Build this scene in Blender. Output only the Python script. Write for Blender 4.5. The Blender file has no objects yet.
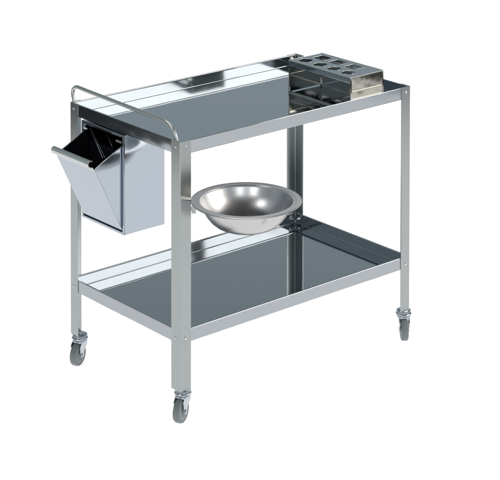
import bpy, bmesh, math, random
from mathutils import Vector, Matrix
random.seed(4)
S = bpy.context.scene
C = S.collection
R = math.radians
PI = math.pi

# ------------------------------------------------------------------ materials
def mat(name, col, metallic=0.0, rough=0.5, bump=0.0, bump_scale=30.0, rvar=0.0, rscale=(8, 8, 8),
        stretch=(1, 1, 1), cvar=0.0, emit=0.0, aniso=0.0, spec=0.5):
    m = bpy.data.materials.new(name)
    m.use_nodes = True
    nt = m.node_tree
    b = nt.nodes['Principled BSDF']
    b.inputs['Base Color'].default_value = (*col, 1)
    b.inputs['Metallic'].default_value = metallic
    b.inputs['Roughness'].default_value = rough
    b.inputs['Specular IOR Level'].default_value = spec
    if aniso:
        b.inputs['Anisotropic'].default_value = aniso
    if emit:
        b.inputs['Emission Color'].default_value = (1, 1, 1, 1)
        b.inputs['Emission Strength'].default_value = emit
    tc = nt.nodes.new('ShaderNodeTexCoord')
    mp = nt.nodes.new('ShaderNodeMapping')
    mp.inputs['Scale'].default_value = stretch
    nt.links.new(tc.outputs['Object'], mp.inputs['Vector'])
    def noise(scale, detail=3):
        n = nt.nodes.new('ShaderNodeTexNoise')
        n.inputs['Scale'].default_value = scale
        n.inputs['Detail'].default_value = detail
        nt.links.new(mp.outputs['Vector'], n.inputs['Vector'])
        return n
    if rvar:
        n = noise(rscale[0])
        mr = nt.nodes.new('ShaderNodeMapRange')
        mr.inputs['To Min'].default_value = max(0.0, rough - rvar)
        mr.inputs['To Max'].default_value = rough + rvar
        nt.links.new(n.outputs['Fac'], mr.inputs['Value'])
        nt.links.new(mr.outputs['Result'], b.inputs['Roughness'])
    if cvar:
        n = noise(rscale[1], 4)
        mx = nt.nodes.new('ShaderNodeMix')
        mx.data_type = 'RGBA'
        nt.links.new(n.outputs['Fac'], mx.inputs['Factor'])
        mx.inputs['A'].default_value = (*[c * (1 - cvar) for c in col], 1)
        mx.inputs['B'].default_value = (*[min(1, c * (1 + cvar)) for c in col], 1)
        nt.links.new(mx.outputs['Result'], b.inputs['Base Color'])
    if bump:
        n = noise(bump_scale, 2)
        bp = nt.nodes.new('ShaderNodeBump')
        bp.inputs['Strength'].default_value = 1.0
        bp.inputs['Distance'].default_value = bump
        nt.links.new(n.outputs['Fac'], bp.inputs['Height'])
        nt.links.new(bp.outputs['Normal'], b.inputs['Normal'])
    return m

M = {}
M['mirror'] = mat('polished_steel', (.405, .432, .46), 1, .045, bump=.00035, bump_scale=5, rvar=.015, rscale=(7, 7, 7))
M['rim'] = mat('pressed_steel_rim', (.405, .43, .455), 1, .09, bump=.0013, bump_scale=5.5, rvar=.03, rscale=(12, 12, 12), stretch=(1, 1, 1.5))
M['warp'] = mat('thin_warped_steel', (.50, .48, .43), 1, .09, bump=.0011, bump_scale=11, rvar=.02)
M['panel'] = mat('bright_steel_panel', (.44, .485, .545), 1, .07, bump=.0005, bump_scale=4, rvar=.02, rscale=(9, 9, 9))
M['satin'] = mat('satin_steel', (.385, .41, .41), 1, .24, bump=.00002, bump_scale=60, rvar=.03, rscale=(14, 30, 1), stretch=(6, 6, .6), cvar=.05)
M['tube'] = mat('steel_tube', (.60, .62, .60), 1, .34, rvar=.04)
M['bowl'] = mat('spun_steel', (.57, .565, .565), 1, .3, rvar=.04, rscale=(12, 12, 12), aniso=.3)
M['zinc'] = mat('zinc_plate', (.52, .56, .60), 1, .2, rvar=.08, rscale=(60, 60, 60))
M['rubber'] = mat('grey_rubber', (.20, .222, .228), 0, .55, cvar=.12, rscale=(9, 40, 9), bump=.0003, bump_scale=120)
M['hub'] = mat('blue_grey_plastic', (.36, .44, .49), 0, .4, cvar=.05)
M['added_dark_sheet'] = mat('added_black_sheet', (.006, .006, .009), 0, .35, bump=.001, bump_scale=14)  # black colour stands in for the dark reflections inside the bin
M['screw'] = mat('bright_screw', (.72, .72, .70), 1, .15)
M['mark'] = mat('etched_mark', (.49, .49, .545), 1, .36)
M['glow_floor'] = mat('white_self_lit_floor', (.12, .12, .12), 0, .6, emit=1.0, cvar=.01, spec=0.1)  # glow added to the plain floor so it stays white and shadowless
M['studio'] = mat('dark_studio_floor', (.06, .063, .067), 0, .7, cvar=.3, rscale=(3, 3, 3))

# ------------------------------------------------------------------ helpers
def obj(name, bm, m, parent=None, smooth=True, angle=35, all_smooth=False):
    me = bpy.data.meshes.new(name)
    bmesh.ops.recalc_face_normals(bm, faces=bm.faces)
    bm.to_mesh(me); bm.free()
    for mm in (m if isinstance(m, (list, tuple)) else [m]):
        me.materials.append(mm)
    o = bpy.data.objects.new(name, me)
    C.objects.link(o)
    if parent: o.parent = parent
    if smooth:
        # broad faces stay truly flat, only narrow bends and round sections are smoothed
        fl = []
        for p in me.polygons:
            vs = [me.vertices[i].co for i in p.vertices]
            el = [(vs[i] - vs[i - 1]).length for i in range(len(vs))]
            fl.append(all_smooth or not (len(vs) > 4 or min(el) > .0052))
        me.set_sharp_from_angle(angle=R(angle))
        me.polygons.foreach_set('use_smooth', fl)
    return o

def thing(name, label, cat, loc=(0, 0, 0), rotz=0, group=None):
    o = bpy.data.objects.new(name, None); C.objects.link(o)
    o.empty_display_size = .05
    o.location = loc; o.rotation_euler = (0, 0, rotz)
    o['label'] = label; o['category'] = cat
    if group: o['group'] = group
    return o

def holder(name, parent, m, bm): return obj(name, bm, m, parent)

def box(bm, a, b, bev=0.0, mtx=None, seg=2):
    t = bmesh.new()
    bmesh.ops.create_cube(t, size=1)
    for v in t.verts:
        v.co = Vector([(a[i] + b[i]) / 2 + v.co[i] * (b[i] - a[i]) for i in range(3)])
    if bev:
        bmesh.ops.bevel(t, geom=t.edges[:], offset=bev, segments=seg, affect='EDGES', profile=.5)
    if mtx: bmesh.ops.transform(t, matrix=mtx, verts=t.verts)
    merge(bm, t)

def merge(bm, t):
    me = bpy.data.meshes.new('tmp'); t.to_mesh(me); t.free()
    bm.from_mesh(me); bpy.data.meshes.remove(me)

def rings(bm, loops, close=True, cap0=False, cap1=False):
    """loft closed loops of equal length"""
    vs = [[bm.verts.new(p) for p in l] for l in loops]
    n = len(vs[0])
    for i in range(len(vs) - 1):
        for j in range(n):
            k = (j + 1) % n
            bm.faces.new((vs[i][j], vs[i][k], vs[i + 1][k], vs[i + 1][j]))
    if cap0: bm.faces.new(vs[0])
    if cap1: bm.faces.new(vs[-1])
    return vs

def extrude_profile(bm, prof, z0, z1, bev=0.0):
    rings(bm, [[(x, y, z0) for x, y in prof], [(x, y, z1) for x, y in prof]], cap0=True, cap1=True)

def tube(bm, path, r, n=12, sub=6, cap=True):
    """smooth Catmull-Rom tube along path; r may be a list"""
    P = [Vector(p) for p in path]
    rr = r if isinstance(r, list) else [r] * len(P)
    pts, rad = [], []
    for i in range(len(P) - 1):
        p0 = P[max(i - 1, 0)]; p1 = P[i]; p2 = P[i + 1]; p3 = P[min(i + 2, len(P) - 1)]
        for k in range(sub):
            t = k / sub
            pts.append(.5 * ((2 * p1) + (p2 - p0) * t + (2 * p0 - 5 * p1 + 4 * p2 - p3) * t * t + (3 * p1 - p0 - 3 * p2 + p3) * t ** 3))
            rad.append(rr[i] * (1 - t) + rr[i + 1] * t)
    pts.append(P[-1]); rad.append(rr[-1])
    prev = None; loops = []
    for i, p in enumerate(pts):
        d = (pts[min(i + 1, len(pts) - 1)] - pts[max(i - 1, 0)]).normalized()
        if prev is None:
            a = d.orthogonal().normalized()
        else:
            a = (prev - d * prev.dot(d)).normalized()
        prev = a; b = d.cross(a)
        loops.append([p + rad[i] * (a * math.cos(2 * PI * k / n) + b * math.sin(2 * PI * k / n)) for k in range(n)])
    rings(bm, loops, cap0=cap, cap1=cap)

def lathe(bm, prof, n=64, axis_mtx=None):
    loops = []
    for r, z in prof:
        loops.append([Vector((r * math.cos(2 * PI * k / n), r * math.sin(2 * PI * k / n), z)) for k in range(n)])
    if axis_mtx: loops = [[axis_mtx @ v for v in l] for l in loops]
    rings(bm, loops, cap0=prof[0][0] > 1e-6, cap1=prof[-1][0] > 1e-6)

def rrect(x0, y0, x1, y1, r, n=5):
    out = []
    for cx, cy, a in ((x1 - r, y1 - r, 0), (x0 + r, y1 - r, 90), (x0 + r, y0 + r, 180), (x1 - r, y0 + r, 270)):
        for k in range(n + 1):
            t = R(a + 90 * k / n)
            out.append((cx + r * math.cos(t), cy + r * math.sin(t)))
    return out

# ------------------------------------------------------------------ dimensions (metres)
LX, WY, HT = .9858, .5776, .76       # length, width, top rim height above the leg ends
HR = .0398                           # tray rim height
ZB = .1838                           # lower tray rim height
FW = .0424                           # leg flange width
Z0 = .100                            # leg ends stand this high above the floor (casters)

root = thing('instrument_trolley', 'two-tier stainless steel trolley with angle legs, curved end handle and grey castors', 'trolley', (0, 0, 0))
def up(z): return z + Z0

# ------------------------------------------------------------------ trays
def tray(name, zt):
    bm = bmesh.new()
    zb = zt - HR
    prof = [(.0045, zb), (.0030, zb + .0004), (.0022, zb + .0018), (.0022, zt - .0012), (.0028, zt - .0003), (.004, zt),
            (.0068, zt), (.0080, zt - .0004), (.0084, zt - .0012), (.0084, zt - .0040), (.0078, zt - .0045), (.0046, zt - .0048),
            (.0044, zb + .0040), (.0050, zb + .0026), (.0064, zb + .0020), ]
    loops = []
    for ins, z in prof:
        r = max(.0012, .0045 - ins * .3)
        loops.append([(x, y, up(z)) for x, y in rrect(ins, ins, LX - ins, WY - ins, r, 3)])
    rings(bm, loops, cap0=True, cap1=True)
    o = obj(name, bm, [M['rim'], M['mirror']], root, angle=30)
    for p in o.data.polygons:
        if p.area > .2: p.material_index = 1
    return o
tray('upper_tray', HT)
tray('lower_tray', ZB)

# ------------------------------------------------------------------ legs (rolled steel angle, 2 mm)
def leg_profile(sx, sy):
    t = .002; ro = .0036; w = FW
    p = [(w, 0)]
    fi = .0042
    p = [(w, .0), (w, t)] + [(t + fi - fi * math.sin(a), t + fi - fi * math.cos(a)) for a in [R(90 * k / 6) for k in range(7)]] + [(t, w), (0, w)]
    arc = [(ro - ro * math.cos(a), ro - ro * math.sin(a)) for a in [R(90 * k / 5) for k in range(6)]]
    p += arc
    out = []
    for x, y in p:
        X = x if sx > 0 else LX - x
        Y = y if sy > 0 else WY - y
        out.append((X, Y))
    return out

def screw(bm, p, axis, r=.0042):
    """small domed screw head facing along axis (x or y, signed)"""
    v = Vector(axis).normalized()
    m = Matrix.Translation(p) @ v.to_track_quat('Z', 'Y').to_matrix().to_4x4()
    lathe(bm, [(r, -.001), (r, .0006), (r * .85, .0016), (r * .45, .0022), (.0007, .0012)], 16, m)

for sx, sy in ((1, 1), (-1, 1), (1, -1), (-1, -1)):
    bm = bmesh.new()
    extrude_profile(bm, leg_profile(sx, sy), up(0), up(HT + .0006))
    leg = obj('leg', bm, M['satin'], root, angle=25)
    cx = 0 if sx > 0 else LX
    cy = 0 if sy > 0 else WY
    for zz in (HT - .0165, ZB - .024):
        s = bmesh.new()
        screw(s, (cx + sx * .0215, cy, up(zz)), (0, -sy, 0)); obj('screw', s, M['screw'], leg)
        s = bmesh.new()
        screw(s, (cx, cy + sy * .0215, up(zz)), (-sx, 0, 0)); obj('screw', s, M['screw'], leg)
        # acorn nuts on the inside of the rim
        for px, py, ax in ((cx + sx * .024, cy + sy * .0045, (0, sy, 0)), (cx + sx * .0045, cy + sy * .024, (sx, 0, 0))):
            v = Vector(ax); mt = Matrix.Translation((px, py, up(zz + .004))) @ v.to_track_quat('Z', 'Y').to_matrix().to_4x4()
            s = bmesh.new()
            lathe(s, [(.0085, 0), (.0085, .0012), (.0062, .0013)], 20, mt)
            lathe(s, [(.0058, .0012), (.0058, .005), (.005, .0062), (.0042, .0085), (.0026, .0102), (.0006, .0108)], 6, mt)
            obj('nut', s, M['screw'], leg)

# ------------------------------------------------------------------ end handle
bm = bmesh.new()
hx = .0135
tube(bm, [(hx, .031, up(.728)), (hx, .0325, up(.752)), (hx, .040, up(.772)), (hx, .0545, up(.788)), (hx, .078, up(.7985)), (hx, .11, up(.8035)),
          (hx, .20, up(.8055)), (hx, .35, up(.808)), (hx, .50, up(.8105)), (hx, .553, up(.8115)), (hx, .5685, up(.8075)), (hx, .5785, up(.797)), (hx, .5805, up(.784)),
          (hx, .5745, up(.766)), (hx, .5655, up(.750)), (hx, .563, up(.728))], .0061, 16, 8)
handle = obj('handle', bm, M['tube'], root, angle=60, all_smooth=True)

# ------------------------------------------------------------------ castors
def caster(x, y, heading, spin):
    c = bmesh.new()
    # top stem, stacked swivel races
    T = Matrix.Translation((x, y, 0))
    lathe(c, [(.0085, Z0 + .006), (.0085, Z0 + .0), (.0185, Z0 - .0005), (.0225, Z0 - .002), (.0232, Z0 - .0045), (.0215, Z0 - .0065),
              (.0195, Z0 - .0075), (.0195, Z0 - .0095), (.0235, Z0 - .0105), (.025, Z0 - .0125), (.0243, Z0 - .0155), (.0215, Z0 - .0175), (.0205, Z0 - .0185),
              (.0222, Z0 - .020), (.0215, Z0 - .023), (.014, Z0 - .0245)], 32, T @ Matrix.Diagonal((1.07, 1.07, 1, 1)))
    body = obj('caster', c, M['zinc'], root, angle=40)
    # fork: two tapered plates reaching from the race to the axle
    Rm = T @ Matrix.Rotation(heading, 4, 'Z')
    f = bmesh.new()
    rw = .0365; off = .014; zc = rw
    for s in (-1, 1):
        pts = [(-.018, Z0 - .0235), (.0185, Z0 - .0235), (.030, Z0 - .035), (off + .0105, zc + .004), (off + .0078, zc - .006), (off, zc - .0095),
               (off - .0078, zc - .006), (off - .0135, zc + .010), (-.016, Z0 - .037)]
        lo = []
        for w in (.0142 * s, .0166 * s):
            lo.append([Rm @ Vector((px, w + (.0012 * s if pz > .06 else 0), pz)) for px, pz in pts])
        rings(f, lo, cap0=True, cap1=True)
    # crown of the fork
    cr = []
    for z in (Z0 - .0225, Z0 - .0255):
        cr.append([Rm @ Vector((px, py, z)) for px, py in rrect(-.0185, -.0178, .0205, .0178, .006, 3)])
    rings(f, cr, cap0=True, cap1=True)
    A = Rm @ Matrix.Translation((off, 0, zc)) @ Matrix.Rotation(PI / 2, 4, 'X')
    lathe(f, [(.0055, -.0195), (.0055, -.0165)], 6, A); lathe(f, [(.0055, .0165), (.0055, .0205)], 6, A)
    obj('fork', f, M['zinc'], body, angle=30)
    w = bmesh.new()
    lathe(w, [(.0235, -.0105), (.031, -.0118), (.0345, -.0105), (.0362, -.0070), (.0365, 0), (.0362, .0070), (.0345, .0105), (.031, .0118), (.0235, .0105)], 48, A)
    obj('tyre', w, M['rubber'], body, angle=30)
    h = bmesh.new()
    lathe(h, [(.0065, -.0128), (.0095, -.0122), (.0105, -.0095), (.020, -.0088), (.0225, -.0105), (.0245, -.0108),
              (.0245, .0108), (.0225, .0105), (.020, .0088), (.0105, .0095), (.0095, .0122), (.0065, .0128)], 40, A)
    obj('hub', h, M['hub'], body, angle=30)
VAZ = 229.5   # heading back towards the viewer
caster(.0265, .0195, R(VAZ - 24), 0)
caster(LX - .0140, .0142, R(VAZ + 3), 0)
caster(.0225, WY - .0215, R(VAZ - 24), 0)
caster(LX - .0225, WY - .0225, R(VAZ - 60), 0)

# ------------------------------------------------------------------ waste bin hanging under the end of the upper tray
bx0, bx1, by0, by1, bz0, bz1 = .0015, .1584, .281, .5095, .403, .7175
bin_ = thing('waste_bin', 'steel waste bin with its tipping front open, hung under the handle end', 'bin', (.08, .395, up(bz0)))
def bin_part(name, bm, m, parent=None, **k):
    o = obj(name, bm, m, None, **k)
    if parent is None:
        o.parent = bin_; o.matrix_parent_inverse = Matrix.Translation(bin_.location).inverted()
    else:
        o.parent = parent
    return o
t = .0014
bm = bmesh.new()   # casing: four walls, bottom, top
box(bm, (bx0, by0, up(bz0)), (bx1, by0 + t, up(bz1)), .0005)
box(bm, (bx0, by1 - t, up(bz0)), (bx1, by1, up(bz1)), .0005)
box(bm, (bx1 - t, by0 + t, up(bz0)), (bx1, by1 - t, up(bz1)), .0004)
box(bm, (bx0, by0 + t, up(bz0)), (bx1 - t, by1 - t, up(bz0) + t), .0004)
box(bm, (bx0, by0 + t, up(bz1) - t), (bx1 - t, by1 - t, up(bz1)), .0004)
body = bin_part('casing', bm, M['panel'])
bm = bmesh.new()   # front frame around the opening, folded lips
fx0, fx1 = bx0 - .0035, bx0 + .0005
box(bm, (fx0, by0 - .0006, up(bz0) - .0006), (fx1, by0 + .0085, up(bz1)), .0012)
box(bm, (fx0, by1 - .0085, up(bz0) - .0006), (fx1, by1 + .0006, up(bz1)), .0012)
box(bm, (fx0, by0 + .0085, up(bz0) - .0006), (fx1, by1 - .0085, up(bz0) + .0075), .0012)
box(bm, (fx0, by0 + .0085, up(bz1) - .009), (fx1, by1 - .0085, up(bz1)), .0012)
# inner return strips
box(bm, (fx1, by0 + .0095, up(bz0) + .008), (fx1 + .012, by0 + .0110, up(bz1) - .010), .0004)
box(bm, (fx1, by1 - .0110, up(bz0) + .008), (fx1 + .012, by1 - .0095, up(bz1) - .010), .0004)
bin_part('front_frame', bm, M['panel'])
bm = bmesh.new()   # black sheets added to darken the inside of the casing
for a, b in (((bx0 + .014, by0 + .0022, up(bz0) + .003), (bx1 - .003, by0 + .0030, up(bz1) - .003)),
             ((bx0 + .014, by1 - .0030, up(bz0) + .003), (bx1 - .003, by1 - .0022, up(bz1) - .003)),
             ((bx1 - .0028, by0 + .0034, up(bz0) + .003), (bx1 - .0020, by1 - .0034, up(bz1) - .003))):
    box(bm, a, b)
bin_part('added_dark_sheet', bm, M['added_dark_sheet'])
# hopper: built upright in its own frame then tilted about its bottom hinge
hy0, hy1 = .2915, .4995
tilt = R(-26.5)
Hm = Matrix.Translation((bx0 - .0005, 0, up(.4122))) @ Matrix.Rotation(tilt, 4, 'Y')
hl = .243; hd = .128
bm = bmesh.new()
box(bm, (0, hy0, 0), (.0014, hy1, hl), .0005, Hm)                                    # front panel
for ya, yb in ((hy0, hy0 + .0013), (hy1 - .0013, hy1)):                            # side cheeks
    pr = [(.0014, .006), (.022, .030), (hd, hl - .002), (hd, hl + .0), (.0014, hl + .0)]
    lo = [[Hm @ Vector((x, y, z)) for x, z in pr] for y in (ya, yb)]
    rings(bm, lo, cap0=True, cap1=True)
hop = bin_part('hopper', bm, M['panel'], angle=25)
for y in (hy0 + .0008, hy1 - .0008):                                                # rolled beads on cheek edges
    bm = bmesh.new()
    tube(bm, [Hm @ Vector((.004, y, hl)), Hm @ Vector((hd, y, hl))], .0016, 8, 1)
    bead = obj('edge_bead', bm, M['tube']); bead.parent = hop
bm = bmesh.new()                                                                    # black sheets added so the hopper inside reads dark
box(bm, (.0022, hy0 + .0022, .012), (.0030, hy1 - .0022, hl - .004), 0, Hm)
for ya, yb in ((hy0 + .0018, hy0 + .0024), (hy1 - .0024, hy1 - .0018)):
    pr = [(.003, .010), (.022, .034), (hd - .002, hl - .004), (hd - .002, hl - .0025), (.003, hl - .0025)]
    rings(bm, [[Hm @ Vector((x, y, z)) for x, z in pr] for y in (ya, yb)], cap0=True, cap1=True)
# added sloping back sheet with folded seams
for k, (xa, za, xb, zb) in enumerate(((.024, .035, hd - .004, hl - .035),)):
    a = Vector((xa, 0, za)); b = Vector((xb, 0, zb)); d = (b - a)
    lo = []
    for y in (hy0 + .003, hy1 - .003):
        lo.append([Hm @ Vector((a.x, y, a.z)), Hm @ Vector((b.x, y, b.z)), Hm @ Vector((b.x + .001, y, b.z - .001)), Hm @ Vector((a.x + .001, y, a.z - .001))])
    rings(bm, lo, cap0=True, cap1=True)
o = obj('hopper_added_dark_sheet', bm, M['added_dark_sheet'], smooth=False); o.parent = hop
# folded seams: stay strips from the top of the opening to the tipping front
for a, b, r1 in (((.000, .466, up(.702)), (-.060, .3125, up(.651)), .0013), ((.000, .458, up(.698)), (-.052, .3125, up(.651)), .0007),
                 ((.000, .373, up(.700)), (-.010, .330, up(.672)), .0006)):
    bm = bmesh.new(); tube(bm, [a, b], r1, 8, 1)
    bin_part('stay_wire', bm, M['satin'])
bm = bmesh.new()                                                                    # folded handle bar along the top edge
pr = [(.0000, hl - .006), (-.0010, hl + .004), (-.0085, hl + .010), (-.0125, hl + .018), (-.0105, hl + .0265), (-.0040, hl + .0315), (.0040, hl + .0300), (.0090, hl + .0240),
      (.0078, hl + .0230), (.0034, hl + .0284), (-.0036, hl + .0298), (-.0092, hl + .0256), (-.0108, hl + .0182), (-.0074, hl + .0116), (.0006, hl + .0056), (.0012, hl - .006)]
pr = [(x * 1.0, z) for x, z in pr]
rings(bm, [[Hm @ Vector((x, y, z)) for x, z in pr] for y in (hy0 + .004, hy1 - .002)], cap0=True, cap1=True)
o = obj('grip', bm, M['tube'], angle=50); o.parent = hop
bm = bmesh.new()                                                                    # stop bracket inside the top corner of the frame
box(bm, (-.001, by1 - .020, up(.690)), (.003, by1 - .0112, up(.7085)), .0006)
box(bm, (-.004, by1 - .034, up(.694)), (-.0015, by1 - .012, up(.699)), .0006)
bin_part('stop_bracket', bm, M['screw'])
bm = bmesh.new()
box(bm, (-.004, by0 + .012, up(.690)), (-.0015, by0 + .040, up(.6975)), .0006)
bin_part('stop_bracket', bm, M['screw'])

# ------------------------------------------------------------------ swing-out bowl ring on the near leg
BC = Vector((.1725, -.1045, up(.5765))); BR = .1665
cam_right = Vector((math.sin(.864513), -math.cos(.864513), 0))
lft = BC - cam_right * BR
bm = bmesh.new()
ring = []
for k in range(72):
    a = 2 * PI * k / 72
    ring.append((BC.x + math.cos(a), BC.y + math.sin(a), a))
lo = []
for rad, dz in ((.1500, -.0030), (.1500, -.0065), (.1535, -.0065), (.1535, -.0030)):
    lo.append([Vector((BC.x + rad * math.cos(a), BC.y + rad * math.sin(a), BC.z + dz)) for _, _, a in ring])
rings(bm, lo + [lo[0]])
# hinge tab: flat strap falling from the ring beside the leg, pin, and lug on the leg flange
s = Matrix.Translation((lft.x, lft.y, BC.z)) @ Matrix.Rotation(math.atan2(cam_right.y, cam_right.x), 4, 'Z')
box(bm, (.0015, -.002, -.0415), (.0145, .001, -.0032), .0006, s)
box(bm, (-.006, -.0012, -.034), (.0030, .0006, -.022), .0004, s)
holder_o = obj('bowl_ring', bm, M['satin'], root)

bowl = thing('wash_bowl', 'round stainless steel wash bowl with a wide rim, held above the lower shelf', 'bowl', tuple(BC + Vector((0, 0, -.084))))
bm = bmesh.new()
h0 = .084
prof = [(.0006, .0), (.062, .0), (.076, .003), (.093, .0105), (.109, .0235), (.1225, .040), (.1325, .057), (.139, .072), (.1415, h0 - .0026),
        (.1440, h0 - .0022), (.160, h0 - .0026), (.1640, h0 - .0040), (.1662, h0 - .0042), (.1680, h0 - .0024), (.1676, h0 - .0004), (.1655, h0 + .0006),
        (.1620, h0 - .0002), (.1590, h0 - .0012), (.1475, h0 - .0010), (.1440, h0 - .0006), (.1432, h0 - .0012), (.1412, h0 - .005), (.1375, .072), (.1310, .0575), (.1209, .0412),
        (.1075, .0250), (.0920, .0122), (.0755, .0046), (.062, .0016), (.0006, .0012)]
lathe(bm, prof, 96)
o = obj('bowl_shell', bm, M['bowl'], bowl, angle=50, all_smooth=True)
# small stamped cross-shaped mark on the outside of the bowl
bm = bmesh.new()
ang = math.atan2(-cam_right.x, cam_right.y)  # azimuth facing the camera
ang = R(229.5 + 26.5)
def on_bowl(u, z):
    zz = [(p[1], p[0]) for p in prof[:9]]
    for (z1, r1), (z2, r2) in zip(zz, zz[1:]):
        if z1 <= z <= z2: rr = r1 + (r2 - r1) * (z - z1) / (z2 - z1 + 1e-9)
    a = ang + u / rr
    return Vector(((rr + .0002) * math.cos(a), (rr + .0002) * math.sin(a), z))
for (u0, z0_, u1, z1_) in ((-.011, .070, -.002, .052), (-.002, .070, -.011, .052), (-.0125, .070, -.0125, .052), (.001, .070, .001, .055)):
    tube(bm, [on_bowl(u0 + (u1 - u0) * k / 4, z0_ + (z1_ - z0_) * k / 4) for k in range(5)], .0006, 6, 2)
obj('stamped_mark', bm, M['mark'], bowl)

# ------------------------------------------------------------------ bottle rack on the upper tray
rx0, rx1, ry0, ry1 = .7150, .8650, .0095, .3110
rz0, rz1 = HT - HR + .0032, .8325
rack = thing('bottle_rack', 'low steel rack with round holes standing on the right end of the upper tray', 'rack', ((rx0 + rx1) / 2, (ry0 + ry1) / 2, up(rz0)))
ro = Matrix.Translation(rack.location).inverted()
def rack_part(name, bm, m, **k):
    o = obj(name, bm, m, rack, **k); o.matrix_parent_inverse = ro; return o
# top plate with holes: plane with holes via triangle fill, extruded down
def plate_with_holes(outer, holes, z, th):
    bm = bmesh.new()
    es = []
    def loop(pts):
        vs = [bm.verts.new((x, y, z)) for x, y in pts]
        for i in range(len(vs)): es.append(bm.edges.new((vs[i], vs[(i + 1) % len(vs)])))
    loop(outer)
    for h in holes: loop(h)
    r_ = bmesh.ops.triangle_fill(bm, edges=es, use_beauty=True, use_dissolve=True)
    fs = [g for g in r_['geom'] if isinstance(g, bmesh.types.BMFace)]
    ex = bmesh.ops.extrude_face_region(bm, geom=bm.faces[:])
    bmesh.ops.translate(bm, vec=(0, 0, -th), verts=[v for v in ex['geom'] if isinstance(v, bmesh.types.BMVert)])
    return bm
def circ(cx, cy, r, n=40): return [(cx + r * math.cos(2 * PI * k / n), cy + r * math.sin(2 * PI * k / n)) for k in range(n)]
holes = [circ(.7560, y, .0240) for y in (.2700, .1980, .1300, .0620)]
holes += [rrect(.799, .232, .846, .286, .004), rrect(.799, .155, .846, .209, .004), rrect(.799, .078, .846, .132, .004)]
bm = plate_with_holes(rrect(rx0, ry0, rx1, ry1, .003, 3), holes, up(rz1), .0014)
top = rack_part('top_plate', bm, M['mirror'], angle=20)
for h in holes:
    hb = bmesh.new(); tube(hb, [(x, y, up(rz1) - .0003) for x, y in h + h[:1]], .0010, 8, 1)
    bo = obj('hole_rim', hb, M['tube'], top)
bm = bmesh.new()   # folded flanges of the top plate
box(bm, (rx0, ry0 + .002, up(rz1) - .0185), (rx0 + .0014, ry1 - .002, up(rz1) - .0016), .0004)
box(bm, (rx1 - .0014, ry0 + .002, up(rz1) - .0185), (rx1, ry1 - .002, up(rz1) - .0016), .0004)
box(bm, (rx0 - .0006, ry0 + .001, up(rz1) - .0042), (rx0 - .0001, ry1 - .001, up(rz1) - .0004), .0002)
rack_part('flange', bm, M['mirror'])
for y0, y1 in ((ry0, ry0 + .0014), (ry1 - .0014, ry1)):
    bm = bmesh.new()
    box(bm, (rx0 + .0016, y0, up(rz0) + .0016), (rx1 - .0016, y1, up(rz1) - .0017), .0004)
    for xx in (rx0, rx1 - .0045):
        box(bm, (xx, y0 - .0018, up(rz0)), (xx + .0048, y1 + .0018, up(rz1) - .0018), .0010)
    zm = up(rz0 + .56 * (rz1 - rz0))
    box(bm, (rx0 + .0050, y0 - .0026, zm - .0022), (rx1 - .0050, y1 + .0026, zm + .0022), .0018, seg=4)
    rack_part('end_plate', bm, M['warp'])
bm = bmesh.new()
box(bm, (rx0 - .004, ry0, up(rz0) - .0030), (rx0 + .0075, ry1, up(rz0) + .0030), .0014)
box(bm, (rx1 - .0085, ry0, up(rz0) - .0030), (rx1 + .001, ry1, up(rz0) + .0012), .0012)
rack_part('base_rail', bm, M['satin'])
bm = bmesh.new()
box(bm, (rx1 - .0014, ry0 + .0016, up(rz0) + .0016), (rx1, ry1 - .0016, up(rz1) - .0190), .0004)
rack_part('back_plate', bm, M['mirror'])
bm = bmesh.new()   # rolled bead round the top plate
tube(bm, [(x, y, up(rz1) - .0005) for x, y in [(rx0, ry0), (rx0, ry1), (rx1, ry1), (rx1, ry0), (rx0, ry0)]], .0015, 8, 1, cap=True)
rack_part('edge_bead', bm, M['tube'])
bm = bmesh.new()
tube(bm, [(rx0 + .001, ry0, up(rz1) - .018), (rx0 + .001, ry1, up(rz1) - .018)], .0013, 8, 1)
rack_part('edge_bead', bm, M['tube'])

# ------------------------------------------------------------------ setting
yaw = R(49.5)
def sheet(name, x0, x1, w0, w1, z, m, th=0.0):
    """rectangle laid along the viewing direction: x along, w across"""
    bm = bmesh.new()
    d = Vector((math.cos(yaw), math.sin(yaw), 0)); n = Vector((-math.sin(yaw), math.cos(yaw), 0))
    o = Vector((.49, .29, 0))
    vs = [bm.verts.new(o + d * a + n * b + Vector((0, 0, z))) for a, b in ((x0, w0), (x1, w0), (x1, w1), (x0, w1))]
    bm.faces.new(vs)
    ob = obj(name, bm, m, None, smooth=False); ob['kind'] = 'structure'; return ob
sheet('ground', -40, 40, -40, 40, -.004, M['studio'])
sheet('floor', -9, 14, -3.75, 2.93, 0, M['glow_floor'])  # floor sheet with added glow, hides contact shadows

# ------------------------------------------------------------------ world: dim grey studio, darker overhead
W = bpy.data.worlds.new('World'); S.world = W; W.use_nodes = True
nt = W.node_tree; bg = nt.nodes['Background']
tc = nt.nodes.new('ShaderNodeTexCoord'); sp = nt.nodes.new('ShaderNodeSeparateXYZ')
nt.links.new(tc.outputs['Generated'], sp.inputs[0])
cr = nt.nodes.new('ShaderNodeValToRGB')
e = cr.color_ramp.elements
e[0].position = 0.0; e[0].color = (.37, .43, .46, 1)
e[1].position = 1.0; e[1].color = (.05, .05, .055, 1)
for pos, c in ((.29, (.365, .43, .46, 1)), (.40, (.275, .325, .345, 1)), (.66, (.20, .22, .235, 1)), (.8, (.06, .06, .065, 1))):
    k = e.new(pos); k.color = c
nt.links.new(sp.outputs['Z'], cr.inputs['Fac'])
nt.links.new(cr.outputs['Color'], bg.inputs['Color'])
bg.inputs['Strength'].default_value = 1.0

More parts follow.
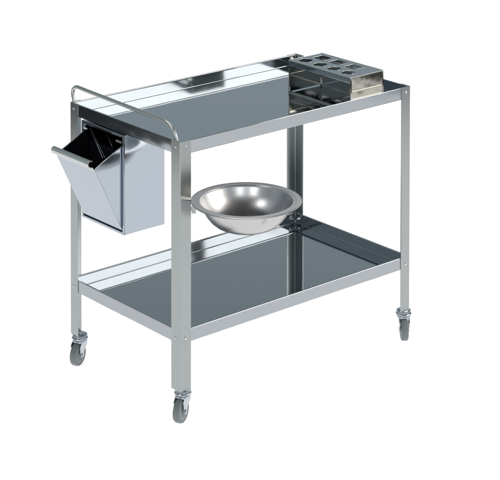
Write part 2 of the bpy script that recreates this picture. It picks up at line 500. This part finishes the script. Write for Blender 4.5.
def area(name, loc, target, sx, sy, power, col=(1, 1, 1)):
    l = bpy.data.lights.new(name, 'AREA'); l.shape = 'RECTANGLE'; l.size = sx; l.size_y = sy; l.energy = power; l.color = col
    o = bpy.data.objects.new(name, l); C.objects.link(o); o.location = loc
    o.rotation_euler = (Vector(target) - Vector(loc)).to_track_quat('-Z', 'Y').to_euler()
    return o
# radiance of an area lamp = power / (pi * area)
area('softbox_right', (2.45, -1.75, 2.05), (.4, .4, .8), 2.3, 1.7, 3.9 * PI * 2.3 * 1.7, (1, .955, .885))
area('softbox_overhead', (.9, .9, 3.2), (.4, .2, .7), 1.1, .7, 6 * PI * 1.1 * .7, (1, .93, .80))
area('softbox_left', (-1.6, .2, 3.0), (.3, .2, .7), .7, .7, 6 * PI * .49)

area('front_lamp', (-2.90, -1.8, 3.0), (.17, -.10, .7), .7, .55, 11 * PI * .7 * .55)
area('front_lamp', (-1.20, -3.4, 3.0), (.17, -.10, .7), .7, .55, 11 * PI * .7 * .55)

# ------------------------------------------------------------------ camera
cam = bpy.data.cameras.new('camera'); co = bpy.data.objects.new('camera', cam); C.objects.link(co)
az, pitch, roll = .864513, .034897, .001536
fwd = Vector((math.cos(pitch) * math.cos(az), math.cos(pitch) * math.sin(az), -math.sin(pitch)))
r_ = Vector((math.sin(az), -math.cos(az), 0)); u_ = r_.cross(fwd)
r2 = r_ * math.cos(roll) + u_ * math.sin(roll); u2 = u_ * math.cos(roll) - r_ * math.sin(roll)
mt = Matrix((r2, u2, -fwd)).transposed().to_4x4()
mt.translation = Vector((-3.240982, -4.119496, up(2.34475)))
co.matrix_world = mt
cam.sensor_fit = 'HORIZONTAL'; cam.sensor_width = 36; cam.lens = 1763.1 / 500 * 36
cam.shift_x = 0; cam.shift_y = -(240 + 324.025) / 500
cam.clip_start = .1; cam.clip_end = 200
S.camera = co

S.render.engine = 'CYCLES'
S.cycles.max_bounces = 14; S.cycles.glossy_bounces = 12
S.view_settings.view_transform = 'Standard'; S.view_settings.look = 'None'
S.view_settings.exposure = 0; S.view_settings.gamma = 1
